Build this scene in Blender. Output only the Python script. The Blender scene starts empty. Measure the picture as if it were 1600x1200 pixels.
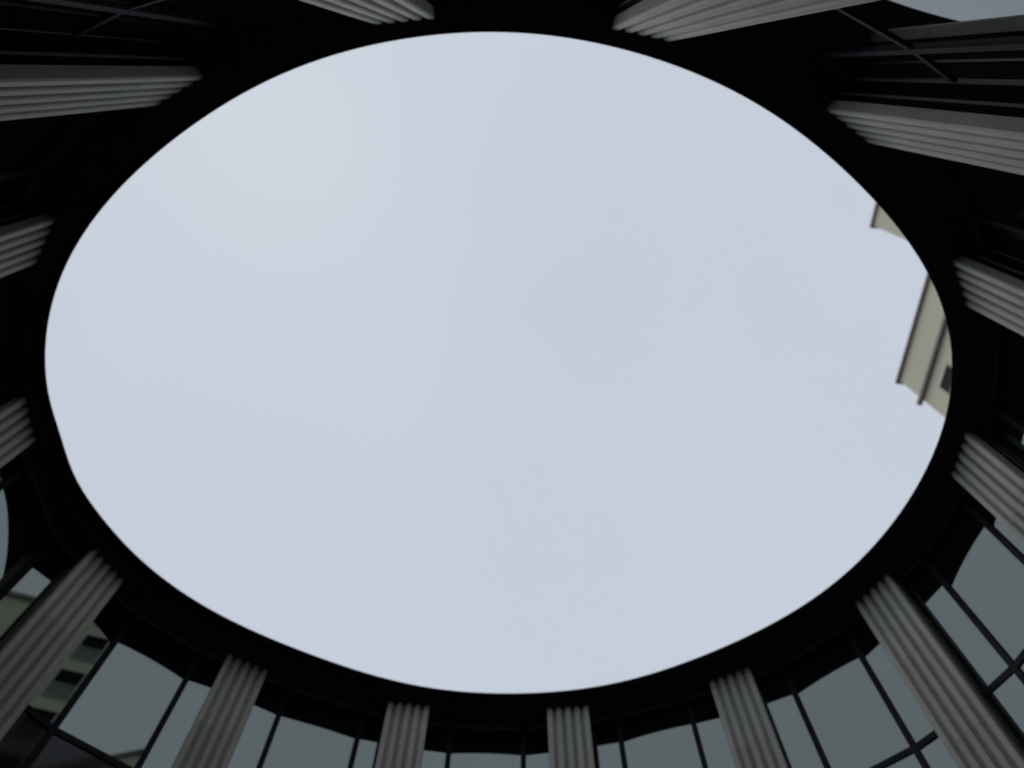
import bpy, bmesh, math, random
from mathutils import Matrix, Vector
random.seed(7)
S = bpy.context.scene
C = S.collection

# ------------------------------------------------------------------ camera
EYE = 1.6                     # camera height above the paving
H = 11.0                      # soffit height above the camera
cam_d = bpy.data.cameras.new('camera')
cam = bpy.data.objects.new('camera', cam_d)
C.objects.link(cam)
cam_d.sensor_fit = 'HORIZONTAL'
cam_d.sensor_width = 36.0
cam_d.lens = 1175.0 / 1600.0 * 36.0
cam_d.clip_start = 0.05
cam_d.clip_end = 3000.0
cam_d.dof.use_dof = True
cam_d.dof.focus_distance = 5.2
cam_d.dof.aperture_fstop = 0.85
B = [[0.999956, 0.0, 0.009426], [0.003628, 0.922961, -0.384877], [-0.008699, 0.384894, 0.92292]]
right = Vector((B[0][0], B[0][1], B[0][2]))
down = Vector((B[1][0], B[1][1], B[1][2]))
fwd = Vector((B[2][0], B[2][1], B[2][2]))
# rows of B are the camera coordinates of the world axes' images
wr = Vector((B[0][0], B[0][1], B[0][2])); wd = Vector((B[1][0], B[1][1], B[1][2])); wf = Vector((B[2][0], B[2][1], B[2][2]))
m = Matrix(((wr.x, -wd.x, -wf.x, 0), (wr.y, -wd.y, -wf.y, 0), (wr.z, -wd.z, -wf.z, EYE), (0, 0, 0, 1)))
cam.matrix_world = m
S.camera = cam

# ------------------------------------------------------------------ overcast sky
SUN_EL, SUN_AZ = math.radians(72), math.radians(165)      # azimuth measured from +X towards +Y
w = bpy.data.worlds.new('World')
S.world = w
w.use_nodes = True
nt = w.node_tree
nt.nodes.clear()
out = nt.nodes.new('ShaderNodeOutputWorld')
bg = nt.nodes.new('ShaderNodeBackground')
sky = nt.nodes.new('ShaderNodeTexSky')
sky.sky_type = 'NISHITA'
sky.sun_disc = False
sky.sun_elevation = SUN_EL
sky.sun_rotation = math.pi / 2 - SUN_AZ
sky.air_density = 1.0
sky.dust_density = 4.0
tc = nt.nodes.new('ShaderNodeTexCoord')
noi = nt.nodes.new('ShaderNodeTexNoise')
noi.inputs['Scale'].default_value = 2.2
noi.inputs['Detail'].default_value = 4.0
noi.inputs['Roughness'].default_value = 0.45
ramp = nt.nodes.new('ShaderNodeValToRGB')
ramp.color_ramp.elements[0].position = 0.3
ramp.color_ramp.elements[0].color = (5.45, 6.04, 6.86, 1)
ramp.color_ramp.elements[1].position = 0.72
ramp.color_ramp.elements[1].color = (5.72, 6.34, 7.18, 1)
mix = nt.nodes.new('ShaderNodeMix')
mix.data_type = 'RGBA'
mix.inputs['Factor'].default_value = 0.985
nt.links.new(tc.outputs['Generated'], noi.inputs['Vector'])
nt.links.new(noi.outputs['Fac'], ramp.inputs['Fac'])
nt.links.new(sky.outputs['Color'], mix.inputs['A'])
nt.links.new(ramp.outputs['Color'], mix.inputs['B'])
nt.links.new(mix.outputs['Result'], bg.inputs['Color'])
bg.inputs['Strength'].default_value = 0.10
nt.links.new(bg.outputs['Background'], out.inputs['Surface'])

sun_d = bpy.data.lights.new('sun', 'SUN')
sun_d.energy = 1.2
sun_d.angle = math.radians(40)
sun_d.color = (1.0, 0.965, 0.92)
sun = bpy.data.objects.new('sun', sun_d)
C.objects.link(sun)
sd = Vector((math.cos(SUN_AZ) * math.cos(SUN_EL), math.sin(SUN_AZ) * math.cos(SUN_EL), math.sin(SUN_EL)))
sun.rotation_euler = sd.to_track_quat('Z', 'Y').to_euler()
sun.location = (0, 0, 90)

S.view_settings.view_transform = 'Standard'
S.view_settings.look = 'None'
S.view_settings.exposure = 0.0
S.view_settings.gamma = 1.0
S.view_settings.use_curve_mapping = False

# ------------------------------------------------------------------ materials
def mat(name, col, rough=0.7, *args, spec=0.5, **kw):
    M = _mat(name, col, rough, *args, **kw)
    M.node_tree.nodes['Principled BSDF'].inputs['Specular IOR Level'].default_value = spec
    return M

def _mat(name, col, rough=0.7, noise=None, metallic=0.0, ior=1.5, tint=None, bump=0.0, stretch=(1, 1, 1), var=0.0):
    M = bpy.data.materials.new(name)
    M.use_nodes = True
    t = M.node_tree
    p = t.nodes['Principled BSDF']
    p.inputs['Base Color'].default_value = (*col, 1)
    p.inputs['Roughness'].default_value = rough
    p.inputs['Metallic'].default_value = metallic
    p.inputs['IOR'].default_value = ior
    if tint:
        p.inputs['Specular Tint'].default_value = (*tint, 1)
    if noise:
        sc, amt = noise
        co = t.nodes.new('ShaderNodeTexCoord')
        mp = t.nodes.new('ShaderNodeMapping')
        mp.inputs['Scale'].default_value = stretch
        n1 = t.nodes.new('ShaderNodeTexNoise')
        n1.inputs['Scale'].default_value = sc
        n1.inputs['Detail'].default_value = 6
        n1.inputs['Roughness'].default_value = 0.62
        r = t.nodes.new('ShaderNodeValToRGB')
        r.color_ramp.elements[0].position = 0.28
        r.color_ramp.elements[1].position = 0.74
        lo = tuple(c * (1 - amt) for c in col)
        hi = tuple(min(1, c * (1 + amt)) for c in col)
        r.color_ramp.elements[0].color = (*lo, 1)
        r.color_ramp.elements[1].color = (*hi, 1)
        t.links.new(co.outputs['Object'], mp.inputs['Vector'])
        t.links.new(mp.outputs['Vector'], n1.inputs['Vector'])
        t.links.new(n1.outputs['Fac'], r.inputs['Fac'])
        last = r.outputs['Color']
        if var > 0:                                  # every stone its own shade
            oi = t.nodes.new('ShaderNodeObjectInfo')
            mr = t.nodes.new('ShaderNodeMapRange')
            mr.inputs['To Min'].default_value = 1 - var
            mr.inputs['To Max'].default_value = 1 + var
            mx = t.nodes.new('ShaderNodeMix')
            mx.data_type = 'RGBA'
            mx.blend_type = 'MULTIPLY'
            mx.inputs['Factor'].default_value = 1.0
            t.links.new(oi.outputs['Random'], mr.inputs['Value'])
            t.links.new(last, mx.inputs['A'])
            t.links.new(mr.outputs['Result'], mx.inputs['B'])
            last = mx.outputs['Result']
        t.links.new(last, p.inputs['Base Color'])
        if bump:
            n2 = t.nodes.new('ShaderNodeTexNoise')
            n2.inputs['Scale'].default_value = 60
            n2.inputs['Detail'].default_value = 4
            b = t.nodes.new('ShaderNodeBump')
            b.inputs['Strength'].default_value = bump
            b.inputs['Distance'].default_value = 0.01
            t.links.new(co.outputs['Object'], n2.inputs['Vector'])
            t.links.new(n2.outputs['Fac'], b.inputs['Height'])
            t.links.new(b.outputs['Normal'], p.inputs['Normal'])
    return M

M_stone = mat('grey_limestone', (0.315, 0.308, 0.275), 0.8, (2.2, 0.20), bump=0.4, stretch=(3.0, 3.0, 0.2), var=0.08)
M_soffit = mat('black_soffit_paint', (0.010, 0.010, 0.010), 0.85, (3, 0.3))
M_fascia = mat('black_metal_fascia', (0.0025, 0.0022, 0.003), 0.9, (4, 0.2), spec=0.0)
M_roof = mat('roof_gravel', (0.10, 0.10, 0.095), 0.9, (9, 0.4))
M_glass = mat('dark_mirror_glass', (0.004, 0.005, 0.005), 0.012, ior=2.6, tint=(0.88, 1.0, 0.95))
M_darkrefl = mat('dark_reflection_glass', (0.006, 0.008, 0.007), 0.05, ior=1.35)
M_frame = mat('dark_bronze_frame', (0.009, 0.0075, 0.011), 0.7, (6, 0.2), spec=0.12)
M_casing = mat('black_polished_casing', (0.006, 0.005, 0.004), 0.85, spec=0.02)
M_trim = mat('bronze_edge_trim', (0.07, 0.07, 0.055), 0.6, (8, 0.1))
M_paving = mat('dark_paving', (0.14, 0.135, 0.125), 0.8, (1.5, 0.2))
M_cream = mat('cream_render', (0.53, 0.51, 0.38), 0.85, (0.25, 0.06), stretch=(1, 1, 0.3))
M_corn = mat('dark_red_coping', (0.20, 0.15, 0.15), 0.7, (1.5, 0.15))
M_wframe = mat('grey_window_surround', (0.30, 0.32, 0.31), 0.7, (2, 0.1))
M_wpanel = mat('grey_green_panel', (0.14, 0.155, 0.14), 0.6, (1, 0.1))
M_wglass = mat('black_shadowed_glass', (0.004, 0.004, 0.005), 0.5, spec=0.03)  # upper window glass, its black includes the shadow of the reveal

# ------------------------------------------------------------------ helpers
def link(name, bm, mtl, parent=None, smooth=False):
    me = bpy.data.meshes.new(name)
    bmesh.ops.recalc_face_normals(bm, faces=bm.faces)
    bm.to_mesh(me)
    bm.free()
    me.materials.append(mtl)
    if smooth:
        for p in me.polygons:
            p.use_smooth = True
    o = bpy.data.objects.new(name, me)
    C.objects.link(o)
    if parent:
        o.parent = parent
    return o

def empty(name, loc=(0, 0, 0), rz=0.0, **props):
    o = bpy.data.objects.new(name, None)
    C.objects.link(o)
    o.location = loc
    o.rotation_euler = (0, 0, rz)
    o.empty_display_size = 0.3
    for k, v in props.items():
        o[k] = v
    return o

def box(bm, x0, x1, y0, y1, z0, z1, M=None):
    vs = [bm.verts.new((x, y, z)) for z in (z0, z1) for y in (y0, y1) for x in (x0, x1)]
    for f in ((0, 1, 3, 2), (4, 5, 7, 6), (0, 1, 5, 4), (2, 3, 7, 6), (0, 2, 6, 4), (1, 3, 7, 5)):
        bm.faces.new([vs[i] for i in f])
    if M is not None:
        for v in vs:
            v.co = M @ v.co
    return vs

# ------------------------------------------------------------------ plan of the court
LIP_C = (-0.34, 5.2)
COEF = [6.4767, -0.0259, 0.1861, 0.7417, 0.0304, -0.014, 0.0228, 0.1305, -0.0124, 0.0084, 0.0073, 0.0096, -0.0061,
        0.0086, -0.0122, -0.0066, -0.0021, 0.0008, -0.0118, 0.0006, -0.0039]

def lip_r(a):
    r = COEF[0]
    for k in range(1, 11):
        r += COEF[2 * k - 1] * math.cos(k * a) + COEF[2 * k] * math.sin(k * a)
    d = math.degrees(a) % 360                        # small bends where lengths of the fascia meet
    for c, wd, h in ((177, 4.5, -.04), (169, 4.5, .022)):
        r += h * math.exp(-((d - c) / wd) ** 2)
    return r

def lip(a, off=0.0):
    r = lip_r(a) + off
    return (LIP_C[0] + r * math.cos(a), LIP_C[1] + r * math.sin(a))

PILLARS = [(-2.1, 11.312), (0.977, 11.364), (3.908, 10.399), (6.265, 8.497), (7.275, 5.812), (6.57, 2.935),
           (4.454, 0.779), (1.622, -0.48), (-1.523, -0.635), (-4.587, 0.335), (-6.996, 2.338), (-8.021, 5.244),
           (-7.204, 8.07), (-5.0, 10.208)]
# smooth closed centre line through the pillar fronts (polar Fourier fit of low order)
import numpy as np
pa = np.array([math.atan2(y - LIP_C[1], x - LIP_C[0]) for x, y in PILLARS])
pr = np.array([math.hypot(x - LIP_C[0], y - LIP_C[1]) for x, y in PILLARS])
NF = 3
Am = np.column_stack([np.ones_like(pa)] + [g(k * pa) for k in range(1, NF + 1) for g in (np.cos, np.sin)])
pc = np.linalg.lstsq(Am, pr, rcond=None)[0]

def ring_pt(a, off=0.0):
    """Point on the pillar-front curve at polar angle a, pushed outwards by off along the normal; returns point, normal."""
    def P(t):
        r = pc[0]
        for k in range(1, NF + 1):
            r += pc[2 * k - 1] * math.cos(k * t) + pc[2 * k] * math.sin(k * t)
        return Vector((LIP_C[0] + r * math.cos(t), LIP_C[1] + r * math.sin(t)))
    p = P(a)
    tan = (P(a + 1e-3) - P(a - 1e-3)).normalized()
    n = Vector((tan.y, -tan.x))
    return p + n * off, n

ZG = 0.0
ZS = EYE + H                 # underside of the ring roof
ZT = EYE + H * 1.02          # top edge of the fascia
OFF = [(-180, .45), (-150, .55), (-115, .50), (-90, .50), (-71, .50), (-63.3, .66), (-50.3, .54), (-42, .50), (-30, .55), (0, .40), (45, .33), (60, .31), (75, .50),
       (90, .57), (105, .50), (122, .30), (132, .225), (149, .42), (157, .40), (163.3, .54), (173.6, .31), (180, .45)]
def wall_off(a):             # distance of the glass behind the pillar fronts: the glass wall is not quite parallel to the oval
    d = (math.degrees(a) + 180) % 360 - 180
    for (a0, v0), (a1, v1) in zip(OFF, OFF[1:]):
        if a0 <= d <= a1:
            return v0 + (v1 - v0) * (d - a0) / (a1 - a0)
    return 0.45

# ------------------------------------------------------------------ ground and ring roof
bm = bmesh.new()
bmesh.ops.create_grid(bm, x_segments=4, y_segments=4, size=600)
g = link('ground', bm, M_paving)
g['kind'] = 'structure'

N = 240
roof = empty('ring_roof', (LIP_C[0], LIP_C[1], ZS), kind='structure')
def ring_mesh(inner, outer, z0, z1, faces):
    bm = bmesh.new()
    rows = []
    for i in range(N):
        a = 2 * math.pi * i / N
        pi_, po = inner(a), outer(a)
        rows.append([bm.verts.new((p[0] - LIP_C[0], p[1] - LIP_C[1], z - ZS)) for p, z in
                     ((pi_, z0), (po, z0), (po, z1), (pi_, z1))])
    for i in range(N):
        a, b = rows[i], rows[(i + 1) % N]
        for j in faces:
            k = (j + 1) % 4
            bm.faces.new((a[j], a[k], b[k], b[j]))
    return bm
o = link('soffit', ring_mesh(lambda a: lip(a, 0.03), lambda a: lip(a, 5.0), ZS, ZS + 0.05, (0, 1, 2, 3)), M_soffit, roof)
o = link('roof_deck', ring_mesh(lambda a: lip(a, 0.03), lambda a: lip(a, 5.0), ZS + 0.053, ZT - 0.02, (0, 1, 2, 3)), M_roof, roof)
o = link('fascia', ring_mesh(lambda a: lip(a, 0.0), lambda a: lip(a, 0.027), ZS - 0.012, ZT, (0, 1, 2, 3)), M_fascia, roof)

# ------------------------------------------------------------------ fluted pillars
PW, RIDGE, GROOVE, GD = 0.80, 0.104, 0.070, 0.085
NB = 8
PD = 0.15                    # depth of the free-standing shaft
GAP = 0.004
BH = (ZS - ZG) / NB - GAP

def shaft_block(h):
    pts = []
    x = -PW / 2
    c = 0.014
    for i in range(5):
        x0, x1 = x, x + RIDGE
        pts += [(x0, c if i else 0.02), (x0 + c, 0.0), (x1 - c, 0.0), (x1, c if i < 4 else 0.02)]
        if i < 4:
            gx = x1 + GROOVE / 2
            pts += [(x1 + 0.008, GD * 0.72), (gx, GD), (x1 + GROOVE - 0.008, GD * 0.72)]
        x = x1 + GROOVE
    back = PD
    pts += [(PW / 2, back), (-PW / 2, back)]
    bm = bmesh.new()
    lo = [bm.verts.new((px, py, 0)) for px, py in pts]
    hi = [bm.verts.new((px, py, h)) for px, py in pts]
    n = len(pts)
    for i in range(n):
        j = (i + 1) % n
        bm.faces.new((lo[i], lo[j], hi[j], hi[i]))
    bm.faces.new(lo[::-1])
    bm.faces.new(hi)
    return bm

LABELS = [
    'fluted grey pillar at the bottom centre, the left one of the two standing nearly upright',
    'fluted grey pillar at the bottom centre, the right one of the two standing nearly upright',
    'fluted grey stone pillar at the lower right, second from the bottom right corner, leaning right',
    'long fluted pillar running into the bottom right corner between two bright glass bays',
    'fluted stone pillar on the right edge, just above the glass of the lower right corner',
    'short fluted pillar on the right edge beside the cream building seen through the opening',
    'long pale fluted pillar at the upper right, lying almost flat, with a smooth lit side',
    'pale fluted pillar at the top edge right of centre, slanting up to the right',
    'short pale fluted pillar at the top edge left of centre',
    'long pale fluted pillar at the upper left, lying almost flat, with a smooth lit side',
    'short fluted pillar on the left edge, second below the upper left corner',
    'dim pillar stub on the left edge, next above the broad diagonal one',
    'broad dim fluted pillar crossing the lower left corner diagonally',
    'dim fluted pillar at the bottom left between the two wide glass bays',
]
proto = None
angles = []
for i, (x, y) in enumerate(PILLARS):
    a = float(pa[i])
    angles.append(a)
    p, n = ring_pt(a)
    rz = math.atan2(n.y, n.x) - math.pi / 2          # local +y looks outwards
    t = empty('stone_pillar', (p.x, p.y, ZG), rz, label=LABELS[i], category='pillar', kind='thing',
              group='fluted pillars round the opening')
    for k in range(NB):
        if proto is None:
            blk = link('stone_block', shaft_block(BH), M_stone)
            proto = blk
        else:
            blk = proto.copy()
            C.objects.link(blk)
        blk.parent = t
        blk.location = (random.uniform(-.0012, .0012), random.uniform(-.0012, .0012), 0.002 + k * (BH + GAP))

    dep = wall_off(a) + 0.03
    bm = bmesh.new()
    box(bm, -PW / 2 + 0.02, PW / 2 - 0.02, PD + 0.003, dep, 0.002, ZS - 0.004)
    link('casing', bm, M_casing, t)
    for sx in (-1, 1):
        for y0 in (PD + 0.10, dep - 0.075):
            if y0 > dep - 0.03 or (y0 > PD + 0.11 and y0 < PD + 0.16):
                continue
            bm = bmesh.new()
            xa, xb = sorted((sx * (PW / 2 - 0.0195), sx * (PW / 2 - 0.004)))
            box(bm, xa, xb, y0, y0 + 0.026, 0.002, ZS - 0.004)
            link('edge_trim', bm, M_trim, t)

# ------------------------------------------------------------------ curtain wall: three flat panes per bay
order = sorted(range(14), key=lambda i: angles[i])
angs = [angles[i] for i in order]
wall = empty('curtain_wall', (LIP_C[0], LIP_C[1], ZG), label='dark reflecting glass wall with thin dark mullions curving round behind the pillars',
             category='glass wall', kind='thing')
TR = [ZS - 2.63 - 2.95 * k for k in range(4)]        # transom centre heights
FR = 0.09
verts = []
# mullion positions along a bay, keyed by the pillar the bay starts from
FR_BY_LOW = {13: (0.27, 0.69), 4: (0.27, 0.67), 3: (0.275, 0.69), 2: (0.275, 0.70), 1: (0.285, 0.73)}
for j in range(14):
    a0 = angs[j]
    a1 = angs[(j + 1) % 14] + (2 * math.pi if j == 13 else 0)
    fa, fb = FR_BY_LOW.get(order[j], (0.27, 0.73))
    for fr in (0.0, fa, fb):
        verts.append((a0 + (a1 - a0) * fr, fr))
NV = len(verts)
pts = []
for a, fr in verts:
    p, n = ring_pt(a, wall_off(a))
    pts.append((p - Vector(LIP_C), n, fr))
levels = [ZG] + TR[::-1] + [ZS]
for i in range(NV):
    p, n, fr = pts[i]
    q = pts[(i + 1) % NV][0]
    d = (q - p)
    L = d.length
    ang = math.atan2(d.y, d.x)
    for k in range(len(levels) - 1):
        z0, z1 = levels[k] + 0.03, levels[k + 1] - 0.03
        bm = bmesh.new()
        # slight bow and tilt of each sheet keeps the reflections from lining up too neatly
        Mx = Matrix.Translation((p.x, p.y, 0)) @ Matrix.Rotation(ang, 4, 'Z')
        tilt = random.uniform(-0.0012, 0.0012)
        dim = order[i // 3] == 13 and fr > 0 and k == len(levels) - 3     # dull sheet: the building's dark reflection is put into its material
        vs = box(bm, 0.0, L, -0.012, 0.012, z0, z1)
        for v in vs:
            v.co.y += (v.co.z - z0) * tilt
            v.co = Mx @ v.co
        link('pane', bm, M_darkrefl if dim else M_glass, wall)
        bm = bmesh.new()                              # transom under each pane row
        if k > 0:
            box(bm, 0.0, L, -0.04, 0.035, levels[k] - 0.05, levels[k] + 0.05, Mx)
            link('transom', bm, M_frame, wall)
    if fr > 0:
        an = math.atan2(n.y, n.x)
        bm = bmesh.new()
        box(bm, -0.045, 0.055, -0.047, 0.047, ZG, ZS - 0.003, Matrix.Translation((p.x, p.y, 0)) @ Matrix.Rotation(an, 4, 'Z'))
        link('mullion', bm, M_frame, wall)

# ------------------------------------------------------------------ cream building beyond the opening
D = 30.0                                             # distance of its facade
SK = 0.0755                                          # facade turned a little: x grows as y falls
ZB, ZA = 55.0 + EYE, 66.4 + EYE
YB, YA = 22.55, 12.5
bld = empty('cream_building', (D, YB, 0), math.atan(SK), label='cream rendered tower block with dark copings peeking over the right edge of the opening',
            category='building', kind='thing')
# local frame: x = depth away from the court, y = along the facade (0 at the near corner, falling)
LEN = 30.0
def bpart(name, mtl, *bx):
    bm = bmesh.new()
    for b in bx:
        box(bm, *b)
    return link(name, bm, mtl, bld)
ya = -(YB - YA)
bpart('wall', M_cream, (0, 16, -LEN, 0, 0, ZB))
bpart('upper_wall', M_cream, (0.25, 13, -LEN + 3, ya, ZB, ZA))
bpart('coping', M_corn, (-0.22, 16.2, -LEN - .2, 0.28, ZB, ZB + 0.22))
bpart('coping', M_corn, (0.05, 13.2, -LEN + 2.8, ya + 0.22, ZA, ZA + 0.24))
zc = ZB - 3.65
bpart('string_course', M_corn, (-0.30, -0.002, -LEN - .1, 0.42, zc - 0.15, zc + 0.15))
wi = None
for fl in range(13):
    z0 = zc - 4.05 - fl * 3.6
    for col in range(7):
        y1 = -1.6 - col * 3.775
        if wi is None:
            bm = bmesh.new()
            fw = 1.9
            box(bm, -0.06, 0.10, -fw, -fw + 0.10, 0, 2.5)
            box(bm, -0.06, 0.10, -0.10, 0, 0, 2.5)
            box(bm, -0.06, 0.10, -fw + 0.103, -0.103, 0, 0.10)
            box(bm, -0.06, 0.10, -fw + 0.103, -0.103, 2.46, 2.5)
            box(bm, -0.06, 0.10, -fw + 0.103, -0.103, 1.22, 1.28)
            wi = link('window', bm, M_wframe, bld)
            bm = bmesh.new()
            box(bm, -0.02, 0.02, -fw + 0.105, -0.105, 1.283, 2.457)
            pn = link('pane', bm, M_wglass, wi)
            bm = bmesh.new()
            box(bm, -0.025, 0.02, -fw + 0.105, -0.105, 0.103, 1.217)
            lp = link('lower_panel', bm, M_wpanel, wi)
            cur = wi
        else:
            cur = wi.copy(); C.objects.link(cur); cur.parent = bld
            for q in (pn, lp):
                p2 = q.copy(); C.objects.link(p2); p2.parent = cur
        cur.location = (0, y1, z0)

# lower wing continuing in the same facade line, mirrored in the glass at the lower left
bpart('lower_wall', M_cream, (0.3, 13, -LEN - 34, -LEN - 0.22, 0, 50.0))
bpart('coping', M_corn, (0.1, 13.2, -LEN - 34.2, -LEN - 0.22, 50.0, 50.4))
